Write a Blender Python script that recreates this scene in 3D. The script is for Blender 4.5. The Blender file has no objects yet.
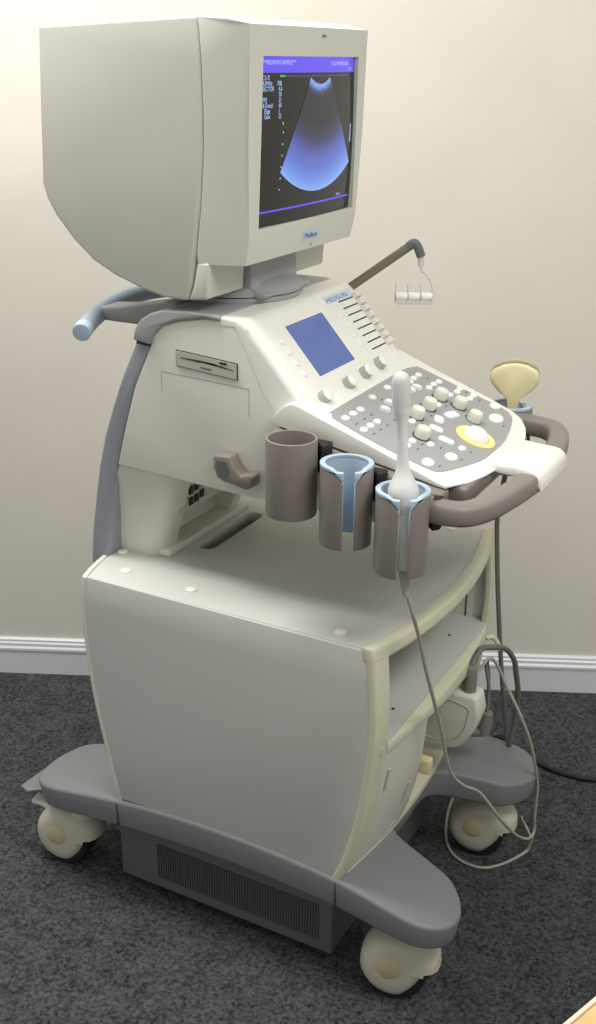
import bpy, bmesh, math, random
from mathutils import Vector, Matrix
random.seed(4)
S = bpy.context.scene
PI = math.pi
# ------------------------------------------------------------------ camera
CAM = Vector((0.8608593, -1.5862193, 1.4542734))
YAW, PITCH, ROLL, F = 2.0606026, 0.3829853, 0.0095478, 1125.428
fw = Vector((math.cos(YAW)*math.cos(PITCH), math.sin(YAW)*math.cos(PITCH), -math.sin(PITCH)))
rt = Vector((math.sin(YAW), -math.cos(YAW), 0)); up = rt.cross(fw)
r2 = math.cos(ROLL)*rt + math.sin(ROLL)*up; u2 = -math.sin(ROLL)*rt + math.cos(ROLL)*up
cd = bpy.data.cameras.new('camera'); cam = bpy.data.objects.new('camera', cd); S.collection.objects.link(cam)
cam.matrix_world = Matrix(((r2.x, u2.x, -fw.x, CAM.x), (r2.y, u2.y, -fw.y, CAM.y), (r2.z, u2.z, -fw.z, CAM.z), (0, 0, 0, 1)))
cd.sensor_fit = 'VERTICAL'; cd.sensor_height = 36.0; cd.lens = 36.0*F/1024.0; cd.clip_start = .05
S.camera = cam
# ------------------------------------------------------------------ light
S.view_settings.view_transform = 'Standard'; S.view_settings.look = 'None'
S.view_settings.gamma = 1; S.view_settings.use_curve_mapping = False
S.view_settings.exposure = 0.0
W = bpy.data.worlds.new('room_light'); S.world = W; W.use_nodes = True
W.node_tree.nodes['Background'].inputs[0].default_value = (1.0, .985, .94, 1)
W.node_tree.nodes['Background'].inputs[1].default_value = .56
def area(name, loc, target, sx, sy, power, col):
    l = bpy.data.lights.new(name, 'AREA'); l.shape = 'RECTANGLE'; l.size = sx; l.size_y = sy; l.energy = power; l.color = col
    o = bpy.data.objects.new(name, l); S.collection.objects.link(o); o.location = loc
    o.rotation_euler = (Vector(target)-Vector(loc)).to_track_quat('-Z', 'Y').to_euler()
    return o
area('ceiling_light', (-.60, -.30, 2.50), (-.6, -.25, 0), 1.2, .6, 40, (1.0, .98, .93))
area('ceiling_light', (1.5, -.55, 2.45), (1.2, -.45, 0), 1.2, .6, 27, (1.0, .985, .94))
# ------------------------------------------------------------------ materials
def lin(c): return tuple(((v/255)/12.92 if v/255 <= .04045 else ((v/255+.055)/1.055)**2.4) for v in c)
def mat(name, col, rough=.5, bump=0.0, scale=900, spec=.4, var=0.0, vscale=6, emit=None, estr=0, metal=0, trans=0):
    m = bpy.data.materials.new(name); m.use_nodes = True; nt = m.node_tree; b = nt.nodes['Principled BSDF']
    b.inputs['Base Color'].default_value = (*col, 1); b.inputs['Roughness'].default_value = rough
    b.inputs['Specular IOR Level'].default_value = spec; b.inputs['Metallic'].default_value = metal
    if trans: b.inputs['Transmission Weight'].default_value = trans
    tc = nt.nodes.new('ShaderNodeTexCoord')
    if var:
        n = nt.nodes.new('ShaderNodeTexNoise'); n.inputs['Scale'].default_value = vscale; n.inputs['Detail'].default_value = 5
        r = nt.nodes.new('ShaderNodeValToRGB'); r.color_ramp.elements[0].position = .3; r.color_ramp.elements[1].position = .7
        r.color_ramp.elements[0].color = (*[max(0, c*(1-var)) for c in col], 1); r.color_ramp.elements[1].color = (*[min(1, c*(1+var)) for c in col], 1)
        nt.links.new(tc.outputs['Object'], n.inputs['Vector']); nt.links.new(n.outputs['Fac'], r.inputs['Fac']); nt.links.new(r.outputs['Color'], b.inputs['Base Color'])
    if bump:
        n = nt.nodes.new('ShaderNodeTexNoise'); n.inputs['Scale'].default_value = scale; n.inputs['Detail'].default_value = 3
        bp = nt.nodes.new('ShaderNodeBump'); bp.inputs['Strength'].default_value = bump; bp.inputs['Distance'].default_value = .001
        nt.links.new(tc.outputs['Object'], n.inputs['Vector']); nt.links.new(n.outputs['Fac'], bp.inputs['Height']); nt.links.new(bp.outputs['Normal'], b.inputs['Normal'])
    if emit: b.inputs['Emission Color'].default_value = (*emit, 1); b.inputs['Emission Strength'].default_value = estr
    return m
M = dict(
    cream=mat('cream_plastic', (.66, .655, .575), .5, .25, var=.015),
    shell=mat('monitor_plastic', (.60, .60, .53), .5, .3, var=.015),
    white=mat('white_plastic', (.80, .795, .73), .38, .1),
    panel=mat('panel_grey_white', (.56, .565, .53), .55, .3, var=.012),
    yellowed=mat('yellowed_trim', (.65, .635, .47), .4, .1, var=.05),
    grey=mat('grey_plastic', (.205, .205, .215), .5, .25),
    greyd=mat('dark_grey_metal', (.125, .125, .13), .5),
    vent=mat('vent_dark_grey', (.082, .082, .085), .7), seamline=mat('seam_line_grey', (.33, .33, .29), .6),
    bluegrey=mat('blue_grey_plastic', (.27, .285, .32), .48, .2),
    handle=mat('blue_handle_rubber', (.31, .37, .44), .5, .1),
    cover=mat('grey_cover', (.33, .33, .34), .45, .2),
    brown=mat('taupe_plastic', (.225, .200, .180), .42, .15),
    blue=mat('pale_blue_rubber', (.42, .53, .64), .5),
    keypad=mat('keypad_grey', (.33, .33, .335), .5, .2),
    key=mat('white_key', (.84, .84, .80), .3),
    pinkkey=mat('pink_white_key', (.80, .70, .68), .3),
    knobside=mat('knob_side_beige', (.46, .44, .38), .5),
    knob=mat('cream_knob', (.74, .72, .62), .4),
    black=mat('black_rubber', (.015, .015, .016), .6),
    dark=mat('dark_interior', (.05, .05, .045), .7),
    caster=mat('caster_beige', (.55, .52, .43), .5, .1, var=.03),
    hub=mat('yellow_hub', (.52, .48, .26), .5),
    yellow=mat('yellow_ring', (.86, .78, .30), .4),
    probe=mat('yellowed_probe', (.74, .67, .40), .35, var=.04),
    probed=mat('probe_lens', (.46, .41, .27), .4),
    cable=mat('beige_cable', (.38, .37, .31), .5),
    gcable=mat('grey_cable', (.15, .145, .135), .5),
    wand=mat('wand_grey', (.70, .70, .69), .35),
    wandcap=mat('wand_cap_grey', (.58, .58, .57), .35),
    lcd=mat('lcd_blue', (.05, .07, .14), .25, emit=lin((70, 92, 158)), estr=.75, spec=.5, var=.1, vscale=30),
    scr=mat('screen_glass', (.012, .013, .014), .12, spec=.5),
    scrpurple=mat('screen_purple', (.02, .02, .04), .3, emit=lin((100, 78, 238)), estr=1.0),
    scrtext=mat('screen_text', (.02, .02, .04), .3, emit=lin((170, 198, 250)), estr=1.15),
    scrgreen=mat('screen_green', (.02, .02, .04), .3, emit=lin((90, 190, 80)), estr=1.0),
    badgeblue=mat('badge_lettering_blue', (.12, .20, .42), .4),
    badge=mat('badge_blue', (.50, .60, .66), .3), ink=mat('badge_ink', (.05, .12, .25), .4),
    legend=mat('legend_ink', (.12, .12, .12), .6), lightbadge=mat('badge_pale', (.60, .66, .76), .35),
    led=mat('green_light', (.05, .25, .12), .3),
    drive=mat('drive_beige', (.50, .47, .41), .5), rod=mat('rod_metal', (.20, .18, .14), .35, metal=.3),
    pedal=mat('smoky_plastic', (.20, .20, .19), .3),
    wire=mat('clear_plastic', (.62, .62, .56), .3), wood=mat('varnished_wood', (.62, .42, .17), .4, var=.2, vscale=20),
    woodedge=mat('pale_wood_edge', (.70, .60, .45), .45),
    base_white=mat('white_gloss_paint', (.74, .75, .78), .35),
    wall=mat('cream_wall_paint', (.715, .678, .605), .85, .35, 350, spec=.15, var=.02),
)
# ------------------------------------------------------------------ helpers
WL = {}
def wloc(o): return WL.get(o.name, Vector((0, 0, 0))) if o else Vector((0, 0, 0))
def link(o, parent=None): 
    S.collection.objects.link(o)
    if parent: o.parent = parent
def thing(name, label, cat, loc, group=None):
    o = bpy.data.objects.new(name, None); link(o); o.empty_display_size = .05
    o.location = loc; WL[o.name] = Vector(loc); o['label'] = label; o['category'] = cat
    if group: o['group'] = group
    return o
def tag(o, label, cat, group=None):
    o['label'] = label; o['category'] = cat
    if group: o['group'] = group
    return o
def obj(name, bm, m, parent=None, bevel=0, seg=3, angle=40, sharp=38, label=None, smooth=True, origin=None):
    bmesh.ops.remove_doubles(bm, verts=bm.verts, dist=1e-6)
    bmesh.ops.recalc_face_normals(bm, faces=bm.faces)
    if bevel:
        es = [e for e in bm.edges if len(e.link_faces) == 2 and e.calc_face_angle(0) > math.radians(angle)]
        bmesh.ops.bevel(bm, geom=es, offset=bevel, segments=seg, profile=.5, affect='EDGES', clamp_overlap=True)
    cs = [v.co for v in bm.verts]
    lo = Vector([min(c[i] for c in cs) for i in range(3)]); hi = Vector([max(c[i] for c in cs) for i in range(3)])
    org = Vector(origin) if origin else Vector(((lo.x+hi.x)/2, (lo.y+hi.y)/2, lo.z))
    bmesh.ops.translate(bm, verts=bm.verts, vec=-org)
    me = bpy.data.meshes.new(name); bm.to_mesh(me); bm.free(); me.materials.append(m)
    if smooth:
        me.shade_smooth(); me.set_sharp_from_angle(angle=math.radians(sharp))
    o = bpy.data.objects.new(name, me); link(o, parent); o.location = org-wloc(parent); WL[o.name] = org
    if label: o['label'] = label
    return o
def B(): return bmesh.new()
def copy_part(src, parent, delta):
    c = src.copy(); S.collection.objects.link(c); c.parent = parent; c.location = src.location+Vector(delta)
    return c
def prism(bm, pts, f0, f1):
    """pts 2D; f0, f1 map 2D -> 3D for the two ends"""
    a = [bm.verts.new(f0(*p)) for p in pts]; b = [bm.verts.new(f1(*p)) for p in pts]; n = len(pts)
    bm.faces.new(a); bm.faces.new(b[::-1])
    for i in range(n): bm.faces.new((a[i], b[i], b[(i+1) % n], a[(i+1) % n]))
    return a+b
def pxz(bm, pts, y0, y1): return prism(bm, pts, lambda x, z: (x, y0, z), lambda x, z: (x, y1, z))
def pxy(bm, pts, z0, z1):
    g0 = z0 if callable(z0) else (lambda x, y: z0); g1 = z1 if callable(z1) else (lambda x, y: z1)
    return prism(bm, pts, lambda x, y: (x, y, g0(x, y)), lambda x, y: (x, y, g1(x, y)))
def pyz(bm, pts, x0, x1): return prism(bm, pts, lambda y, z: (x0, y, z), lambda y, z: (x1, y, z))
def box(bm, lo, hi): return pxy(bm, [(lo[0], lo[1]), (hi[0], lo[1]), (hi[0], hi[1]), (lo[0], hi[1])], lo[2], hi[2])
def slice_bm(bm, axis, vals):
    n = [0, 0, 0]; n[axis] = 1
    for v in vals:
        c = [0, 0, 0]; c[axis] = v
        bmesh.ops.bisect_plane(bm, geom=bm.verts[:]+bm.edges[:]+bm.faces[:], plane_co=c, plane_no=n, dist=1e-6)
def catmull(P, n=8, closed=False):
    P = [Vector(p) for p in P]; out = []
    m = len(P) if closed else len(P)-1
    for i in range(m):
        if closed: a, b, c, d = P[i-1], P[i], P[(i+1) % len(P)], P[(i+2) % len(P)]
        else: a, b, c, d = P[max(i-1, 0)], P[i], P[i+1], P[min(i+2, len(P)-1)]
        for k in range(n):
            t = k/n; out.append(.5*((2*b)+(c-a)*t+(2*a-5*b+4*c-d)*t*t+(3*b-a-3*c+d)*t**3))
    if not closed: out.append(P[-1])
    return out
def rings(bm, R, closed=False, caps=True):
    V = [[bm.verts.new(p) for p in r] for r in R]; n = len(V[0]); m = len(V)
    for i in range(m if closed else m-1):
        a, b = V[i], V[(i+1) % m]
        for j in range(n): bm.faces.new((a[j], a[(j+1) % n], b[(j+1) % n], b[j]))
    if caps and not closed: bm.faces.new(V[0][::-1]); bm.faces.new(V[-1])
def tube(bm, P, r, n=10, closed=False, refv=(0, 0, 1), sec=None):
    """sweep; r scalar or list; sec(angle)->(a,b) multipliers for side / up"""
    P = [Vector(p) for p in P]; m = len(P); R = []; prev = None
    for i, p in enumerate(P):
        t = (P[(i+1) % m]-P[i-1]) if closed else (P[min(i+1, m-1)]-P[max(i-1, 0)]); t.normalize()
        if sec or prev is None:
            s = t.cross(Vector(refv)); s = s.normalized() if s.length > 1e-3 else t.orthogonal().normalized()
        else: s = (prev-t*prev.dot(t)).normalized()
        prev = s; q = s.cross(t); rr = r[i] if isinstance(r, (list, tuple)) else r
        ring = []
        for k in range(n):
            a = 2*PI*k/n; ca, sa = (math.cos(a), math.sin(a)) if not sec else sec(a)
            ring.append(p+s*ca*rr+q*sa*rr)
        R.append(ring)
    rings(bm, R, closed)
def squircle(w, h, e=.45):
    def f(a):
        c, s = math.cos(a), math.sin(a)
        return (math.copysign(abs(c)**e, c)*w, math.copysign(abs(s)**e, s)*h)
    return f
def lathe(bm, prof, org=(0, 0, 0), axis=(0, 0, 1), n=32):
    ax = Vector(axis).normalized(); s = ax.orthogonal().normalized(); q = ax.cross(s); o = Vector(org); R = []
    for r, h in prof: R.append([o+ax*h+(s*math.cos(2*PI*k/n)+q*math.sin(2*PI*k/n))*max(r, 1e-5) for k in range(n)])
    rings(bm, R)
def tri_ngons(bm): bmesh.ops.triangulate(bm, faces=[f for f in bm.faces if len(f.verts) > 4])
def text_mesh(body, size, ax, ay, org, extr=.0002, align='LEFT', sx=1.0):
    cu = bpy.data.curves.new('t', 'FONT'); cu.body = body; cu.size = size; cu.extrude = extr; cu.align_x = align; cu.resolution_u = 2
    ob = bpy.data.objects.new('t', cu); S.collection.objects.link(ob)
    dg = bpy.context.evaluated_depsgraph_get(); me = bpy.data.meshes.new_from_object(ob.evaluated_get(dg))
    bm = bmesh.new(); bm.from_mesh(me); bpy.data.objects.remove(ob); bpy.data.curves.remove(cu); bpy.data.meshes.remove(me)
    ax = Vector(ax); ay = Vector(ay); az = ax.cross(ay)
    for v in bm.verts: v.co = Vector(org)+ax*v.co.x*sx+ay*v.co.y+az*v.co.z
    return bm
def merge(bm, other):
    me = bpy.data.meshes.new('m'); other.to_mesh(me); other.free(); bm.from_mesh(me); bpy.data.meshes.remove(me)

# ------------------------------------------------------------------ room
wp0 = Vector((-.990, .276, 0)); wp1 = Vector((.373, .917, 0)); wd = (wp1-wp0).normalized(); wn = Vector((wd.y, -wd.x, 0))  # wn faces the room
def wallbox(bm, z0, z1, t0, t1, s0=-2.5, s1=3.5):
    q = [wp0+wd*s0+wn*t0, wp0+wd*s1+wn*t0, wp0+wd*s1+wn*t1, wp0+wd*s0+wn*t1]
    pxy(bm, [(v.x, v.y) for v in q], z0, z1)
bm = B(); wallbox(bm, -.02, 2.75, -.12, 0); o = obj('wall_back', bm, M['wall'], smooth=False); o['kind'] = 'structure'
bm = B()
prof = [(0, .0), (.014, .0), (.014, .063), (.0165, .066), (.0165, .072), (.0125, .077), (.0125, .084), (.009, .088), (.009, .093), (.005, .096), (0, .096)]
prism(bm, prof, lambda t, z: tuple((wp0+wd*-2.5+wn*t).xy)+(z,), lambda t, z: tuple((wp0+wd*3.5+wn*t).xy)+(z,))
o = obj('baseboard_back', bm, M['base_white'], sharp=20); o['kind'] = 'structure'
bm = B(); q = [wp0+wd*-2.5, wp0+wd*3.5, wp0+wd*3.5+wn*4, wp0+wd*-2.5+wn*4]; pxy(bm, [(v.x, v.y) for v in q], -.03, 0)
cm = bpy.data.materials.new('charcoal_carpet'); cm.use_nodes = True; nt = cm.node_tree; b = nt.nodes['Principled BSDF']
b.inputs['Roughness'].default_value = 1; b.inputs['Specular IOR Level'].default_value = .05
tc = nt.nodes.new('ShaderNodeTexCoord')
n1 = nt.nodes.new('ShaderNodeTexNoise'); n1.inputs['Scale'].default_value = 150; n1.inputs['Detail'].default_value = 4; n1.inputs['Roughness'].default_value = .75
n2 = nt.nodes.new('ShaderNodeTexNoise'); n2.inputs['Scale'].default_value = 22; n2.inputs['Detail'].default_value = 3
mx = nt.nodes.new('ShaderNodeMath'); mx.operation = 'MULTIPLY_ADD'; mx.inputs[1].default_value = .16
nt.links.new(tc.outputs['Object'], n1.inputs['Vector']); nt.links.new(tc.outputs['Object'], n2.inputs['Vector'])
nt.links.new(n2.outputs['Fac'], mx.inputs[0]); nt.links.new(n1.outputs['Fac'], mx.inputs[2])
cr = nt.nodes.new('ShaderNodeValToRGB'); cr.color_ramp.elements[0].position = .42; cr.color_ramp.elements[1].position = .74
cr.color_ramp.elements[0].color = (.014, .015, .017, 1); cr.color_ramp.elements[1].color = (.118, .122, .130, 1)
nt.links.new(mx.outputs[0], cr.inputs['Fac']); nt.links.new(cr.outputs['Color'], b.inputs['Base Color'])
bp = nt.nodes.new('ShaderNodeBump'); bp.inputs['Strength'].default_value = .9; bp.inputs['Distance'].default_value = .004
nt.links.new(n1.outputs['Fac'], bp.inputs['Height']); nt.links.new(bp.outputs['Normal'], b.inputs['Normal'])
o = obj('floor', bm, cm, smooth=False); o['kind'] = 'structure'

# ------------------------------------------------------------------ ultrasound machine
U = thing('ultrasound_machine', 'cream and grey ultrasound machine on four casters with a control console', 'medical machine', (0, 0, 0))
# ---- base chassis
def bq(x): return min(1.3, ((x-.02)/.40)**2)
def bt(x): return .238-.040*bq(x)
def bb(x): return .176-.028*bq(x)
side = [(.25, .0), (.256, .09), (.33, .125), (.378, .142), (.407, .168), (.424, .200), (.426, .228), (.412, .256), (.378, .275), (.327, .275),
        (.24, .268), (.10, .266), (-.10, .266), (-.25, .268), (-.34, .268), (-.385, .258), (-.412, .232), (-.421, .19), (-.413, .145), (-.39, .112), (-.35, .10), (-.30, .09), (-.29, .0)]
full = side+[(x, -y) for x, y in side[::-1][1:-1]]
full = [tuple(v.xy) for v in catmull([(x, y, 0) for x, y in full], 4, True)]
bm = B(); pxy(bm, full, 0, 1)
es = [e for e in bm.edges if len(e.link_faces) == 2 and e.calc_face_angle(0) > 1.2 and abs(e.verts[0].co.z-e.verts[1].co.z) < .01 and e.verts[0].co.z > .5]
slice_bm(bm, 0, [-.42+.84*i/28 for i in range(1, 28)])
for v in bm.verts:
    x, y, z = v.co; v.co.z = bt(x) if z > .5 else bb(x)
    if z < .5: v.co.x *= .985; v.co.y *= .985
    if v.co.x > .36 and y > 0: v.co.x -= (v.co.x-.36)*.12
es = [e for e in bm.edges if len(e.link_faces) == 2 and e.calc_face_angle(0) > 1.0]
bmesh.ops.bevel(bm, geom=es, offset=.007, segments=3, profile=.5, affect='EDGES')
obj('base', bm, M['grey'], U, sharp=45)
for s in (-1, 1):
    for x in (-.203, .232): bm = B(); box(bm, (x-.0006, s*.262-.0062, bb(x)+.004), (x+.0006, s*.262+.0062, bt(x)-.004)); obj('base_seam', bm, M['dark'], U)
# ---- under box with vents
bm = B(); box(bm, (-.235, -.222, .024), (.206, .222, .19)); obj('underbody_box', bm, M['greyd'], U, bevel=.003)
bm = B()
for i in range(64):
    x = -.150+.33*i/63; box(bm, (x-.0013, -.2245, .048), (x+.0013, -.221, .122))
obj('vent_grille', bm, M['vent'], U)  # ribs in a darker grey than the box behind them
# ---- casters
def caster(x, y, ang, drop=True):
    d = Vector((math.cos(ang), math.sin(ang), 0)); a = Vector((-d.y, d.x, 0)); c = Vector((x, y, .053))
    bm = B()
    pr = [(.024, -.036), (.040, -.035), (.050, -.030), (.0565, -.020), (.0585, -.006), (.0585, .006), (.0565, .020), (.050, .030), (.040, .035), (.024, .036)]
    lathe(bm, pr, c+Vector((0, 0, .012)), a, 40)
    for v in bm.verts:
        r = v.co-c; f = r.dot(d)
        if r.z > 0 and f > 0: v.co += d*(.016*f/.055)+Vector((0, 0, .008*f/.055))
        if f > .012 and r.z < .005: v.co.z += (f-.012)*.55
    o = obj('caster', bm, M['caster'], U, sharp=60)
    bm = B(); lathe(bm, [(.030, 0), (.027, .018), (.022, .030), (.022, .062)], c+d*.034+Vector((0, 0, .042)), (0, 0, 1), 24)
    obj('caster_stem', bm, M['caster'], o)
    for s in (-1, 1):
        bm = B(); lathe(bm, [(.030, -.008), (.047, -.008), (.052, -.004), (.052, .006), (.047, .011), (.030, .011)], c+a*s*.018-Vector((0, 0, .0008)), a, 32)
        obj('wheel', bm, M['black'], o)
        bm = B(); lathe(bm, [(.0195, 0), (.0195, .0015), (.017, .0028), (0, .003)], c+a*s*.0355+Vector((0, 0, .019))-d*.006, a*s, 24)
        obj('hub_cap', bm, M['hub'], o)
    bm = B(); P = [c-d*.030+Vector((0, 0, .054)), c-d*.048+Vector((0, 0, .062)), c-d*.070+Vector((0, 0, .064))]
    tube(bm, catmull(P, 5), .012, 12, sec=squircle(1, .42))
    if drop: obj('brake_lever', bm, M['white'], o, label='white brake lever')
caster(-.372, -.208, math.radians(8)); caster(.322, -.214, math.radians(14), False)
caster(.318, .200, math.radians(12), False); caster(-.365, .205, math.radians(5))
# foot pedal behind the rear foot
bm = B(); pxy(bm, [(-.458, -.236), (-.436, -.244), (-.385, -.20), (-.385, -.14), (-.420, -.130), (-.455, -.175)], .146, .152)
obj('brake_pedal', bm, M['pedal'], U, bevel=.002)
# ---- cart body
SP = [(-.251, .655), (-.257, .60), (-.256, .53), (-.249, .46), (-.240, .40), (-.222, .31), (-.205, .229), (-.05, .234), (.08, .235), (.16, .228), (.228, .217),
      (.246, .26), (.261, .313), (.273, .37), (.280, .432), (.286, .49), (.287, .541), (.284, .592), (.278, .652)]
def xf0(z):
    Q = [(.2, .224), (.217, .228), (.26, .246), (.313, .261), (.37, .273), (.432, .280), (.49, .286), (.541, .287), (.592, .284), (.652, .278), (.67, .276)]
    for (a, b), (c, d) in zip(Q, Q[1:]):
        if z <= c: return b+(d-b)*(z-a)/(c-a)
    return Q[-1][1]
def xr0(z):
    Q = [(.2, -.199), (.229, -.205), (.31, -.222), (.40, -.240), (.46, -.249), (.53, -.256), (.60, -.257), (.66, -.251)]
    for (a, b), (c, d) in zip(Q, Q[1:]):
        if z <= c: return b+(d-b)*(z-a)/(c-a)
    return Q[-1][1]
def bow(z): return .026+.012*max(0, min(1, (z-.45)/.2))
def xf(y, z): return xf0(z)+bow(z)*(1-min(1, abs(y)/.262)**2.0)
def xr(y, z): return xr0(z)-.032*(1-min(1, abs(y)/.262)**3)
for s in (-1, 1):
    bm = B(); pts = [(x+(.009 if i < 7 else 0), z) for i, (x, z) in enumerate(SP)]
    pxz(bm, pts, s*.262, s*.246); obj('side_panel', bm, M['panel'], U, bevel=.002, seg=2)
def patch(bm, fx, ys, zs, t):
    """slab that follows fx(y,z); ys list, zs list, thickness t towards -x (signed)"""
    ny, nz = len(ys), len(zs); A = [[bm.verts.new((fx(y, z), y, z)) for z in zs] for y in ys]; C = [[bm.verts.new((fx(y, z)-t, y, z)) for z in zs] for y in ys]
    for i in range(ny-1):
        for j in range(nz-1):
            bm.faces.new((A[i][j], A[i+1][j], A[i+1][j+1], A[i][j+1])); bm.faces.new((C[i][j], C[i][j+1], C[i+1][j+1], C[i+1][j]))
    for i in range(ny-1):
        bm.faces.new((A[i][0], C[i][0], C[i+1][0], A[i+1][0])); bm.faces.new((A[i][-1], A[i+1][-1], C[i+1][-1], C[i][-1]))
    for j in range(nz-1):
        bm.faces.new((A[0][j], A[0][j+1], C[0][j+1], C[0][j])); bm.faces.new((A[-1][j], C[-1][j], C[-1][j+1], A[-1][j+1]))
def ls(a, b, n): return [a+(b-a)*i/n for i in range(n+1)]
# back panel
bm = B(); patch(bm, xr, ls(-.262, .262, 16), ls(.222, .655, 12), -.010); obj('back_panel', bm, M['cream'], U, bevel=.003, angle=50)
# top slab : plan outline with bowed front and rear, slot cut as an inset well
tp = [(xf(y, .652)-.014, y) for y in ls(-.258, .258, 24)]+[(xr(y, .655)+.012, y) for y in ls(.258, -.258, 16)]
bm = B()
z1, z0 = .655, .637
outer = [bm.verts.new((x, y, z1)) for x, y in tp]
def slot_pts(grow=0): 
    P = []
    for cx_, cy_, a0 in ((-.137, -.052, 180), (-.137, .108, 0)):
        for k in range(9):
            a = math.radians(a0+180*k/8); P.append((cx_+(.016+grow)*math.cos(a)*(1), cy_+(.016+grow)*math.sin(a)))
    return P
SL = slot_pts(); inner = [bm.verts.new((x, y, z1)) for x, y in SL]
eo = [bm.edges.new((outer[i], outer[(i+1) % len(outer)])) for i in range(len(outer))]; ei = [bm.edges.new((inner[i], inner[(i+1) % len(inner)])) for i in range(len(inner))]
bmesh.ops.triangle_fill(bm, edges=eo+ei, use_beauty=True)
g = bmesh.ops.extrude_face_region(bm, geom=bm.faces[:]); bmesh.ops.translate(bm, verts=[v for v in g['geom'] if isinstance(v, bmesh.types.BMVert)], vec=(0, 0, z0-z1))
obj('top_panel', bm, M['panel'], U, bevel=.002, seg=2, angle=60)
bm = B(); P0 = slot_pts(.001)
rings(bm, [[(x, y, .650) for x, y in P0], [(x, y, .600) for x, y in P0]], caps=False); bm.faces.new([bm.verts.new((x, y, .600)) for x, y in P0])
bmesh.ops.solidify(bm, geom=bm.faces[:], thickness=.0015)
obj('slot_well', bm, M['cover'], U)
for x, y in [(-.250, -.150), (-.198, -.211), (-.063, -.218), (.213, -.231), (.213, .231), (-.198, .211)]:
    bm = B(); lathe(bm, [(.0095, 0), (.0095, .0018), (.008, .003), (0, .0034)], (x, y, .655), n=20); obj('screw_cap', bm, M['white'], U)
# front frame: stiles, rail, shelf lip, lower panel
Zs = ls(.219, .657, 22)
ff = lambda y, z: xf(y, z)+.004
bm = B(); patch(bm, ff, ls(-.2634, -.2275, 4), Zs, .014); obj('front_stile', bm, M['yellowed'], U, bevel=.004, angle=55)
bm = B(); patch(bm, ff, ls(.2275, .2634, 4), Zs, .014); obj('front_stile', bm, M['yellowed'], U, bevel=.004, angle=55)
bm = B(); patch(bm, ff, ls(-.2632, .2632, 30), ls(.633, .6585, 3), .020); obj('front_rail', bm, M['yellowed'], U, bevel=.004, seg=2, angle=70)
# shelf
bm = B(); sp = [(.294, -.245), (.294, .245), (-.235, .245), (-.235, -.245)]
pxy(bm, sp, .470, .482); obj('shelf', bm, M['panel'], U)
for x, y in [(.235, -.17), (.262, -.13), (.25, .15)]: bm = B(); lathe(bm, [(.003, 0), (.003, .0006), (0, .0006)], (x, y, .482), n=12); obj('shelf_screw', bm, M['dark'], U)
bm = B(); pl = [(ff(y, .48)-.0006, y) for y in ls(-.226, .226, 24)]+[(.2942, .226), (.2942, -.226)]; pxy(bm, pl, lambda x, y: .466-.022*max(0, min(1, (y+.12)/.36)), .4825)
obj('shelf_lip', bm, M['yellowed'], U, bevel=.003, seg=2)
# lower panel with slots
pe = lambda z: -.094+.04*max(0, min(1, (.46-z)/.2))*.4
bm = B(); ys = ls(0, 1, 12); zs = ls(.219, .470, 14)
def PP(u, z, dx): 
    y = -.242+(pe(z)+.242)*u; return (ff(y, z)-.001-dx, y, z)
A = [[bm.verts.new(PP(u, z, 0)) for z in zs] for u in ys]; C = [[bm.verts.new(PP(u, z, .03 if u > .95 else .008)) for z in zs] for u in ys]
for i in range(12):
    for j in range(14): bm.faces.new((A[i][j], A[i+1][j], A[i+1][j+1], A[i][j+1])); bm.faces.new((C[i][j], C[i][j+1], C[i+1][j+1], C[i+1][j]))
for j in range(14): bm.faces.new((A[0][j], A[0][j+1], C[0][j+1], C[0][j])); bm.faces.new((A[-1][j], C[-1][j], C[-1][j+1], A[-1][j+1]))
for i in range(12): bm.faces.new((A[i][0], C[i][0], C[i+1][0], A[i+1][0])); bm.faces.new((A[i][-1], A[i+1][-1], C[i+1][-1], C[i][-1]))
lp = obj('lower_panel', bm, M['cream'], U)
for (ya, za), (yb, zb) in [((-.208, .425), (-.212, .388)), ((-.118, .345), (-.125, .312)), ((-.118, .262), (-.135, .240))]:
    bm = B(); P = [(ff(ya+(yb-ya)*t, za+(zb-za)*t)+.0004, ya+(yb-ya)*t, za+(zb-za)*t) for t in ls(0, 1, 4)]
    tube(bm, P, .0042, 10, refv=(1, 0, 0), sec=squircle(1, .35, .8)); obj('panel_slot', bm, M['drive'], lp)
bm = B(); box(bm, (.288, -.082, .340), (.312, -.064, .368)); obj('latch', bm, M['probe'], lp, bevel=.003)
# inner walls, floor sill of the connector recess
bm = B(); pxy(bm, [(.20, -.24), (ff(-.24, .23), -.24)]+[(ff(y, .23)-.001, y) for y in ls(-.20, .245, 14)]+[(.20, .245)], .221, .236); obj('bottom_sill', bm, M['yellowed'], U, bevel=.002, seg=2, angle=60)
bm = B(); box(bm, (.19, -.245, .236), (.20, .245, .470)); obj('recess_wall', bm, M['cream'], U)
bm = B(); box(bm, (-.235, .236, .482), (.262, .246, .637)); box(bm, (-.235, -.246, .482), (.262, -.236, .637)); box(bm, (-.245, -.246, .482), (-.235, .246, .637))
obj('compartment_lining', bm, M['cream'], U)
bm = B(); box(bm, (.2475, .2348, .484), (.2500, .2362, .634)); obj('lining_seam', bm, M['dark'], U)
# cable hook on the far front stile
bm = B(); tube(bm, catmull([(.285, .262, .432), (.292, .268, .434), (.300, .272, .430), (.306, .272, .420), (.306, .272, .408)], 5), .005, 10); obj('cable_hook', bm, M['yellowed'], U)
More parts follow.
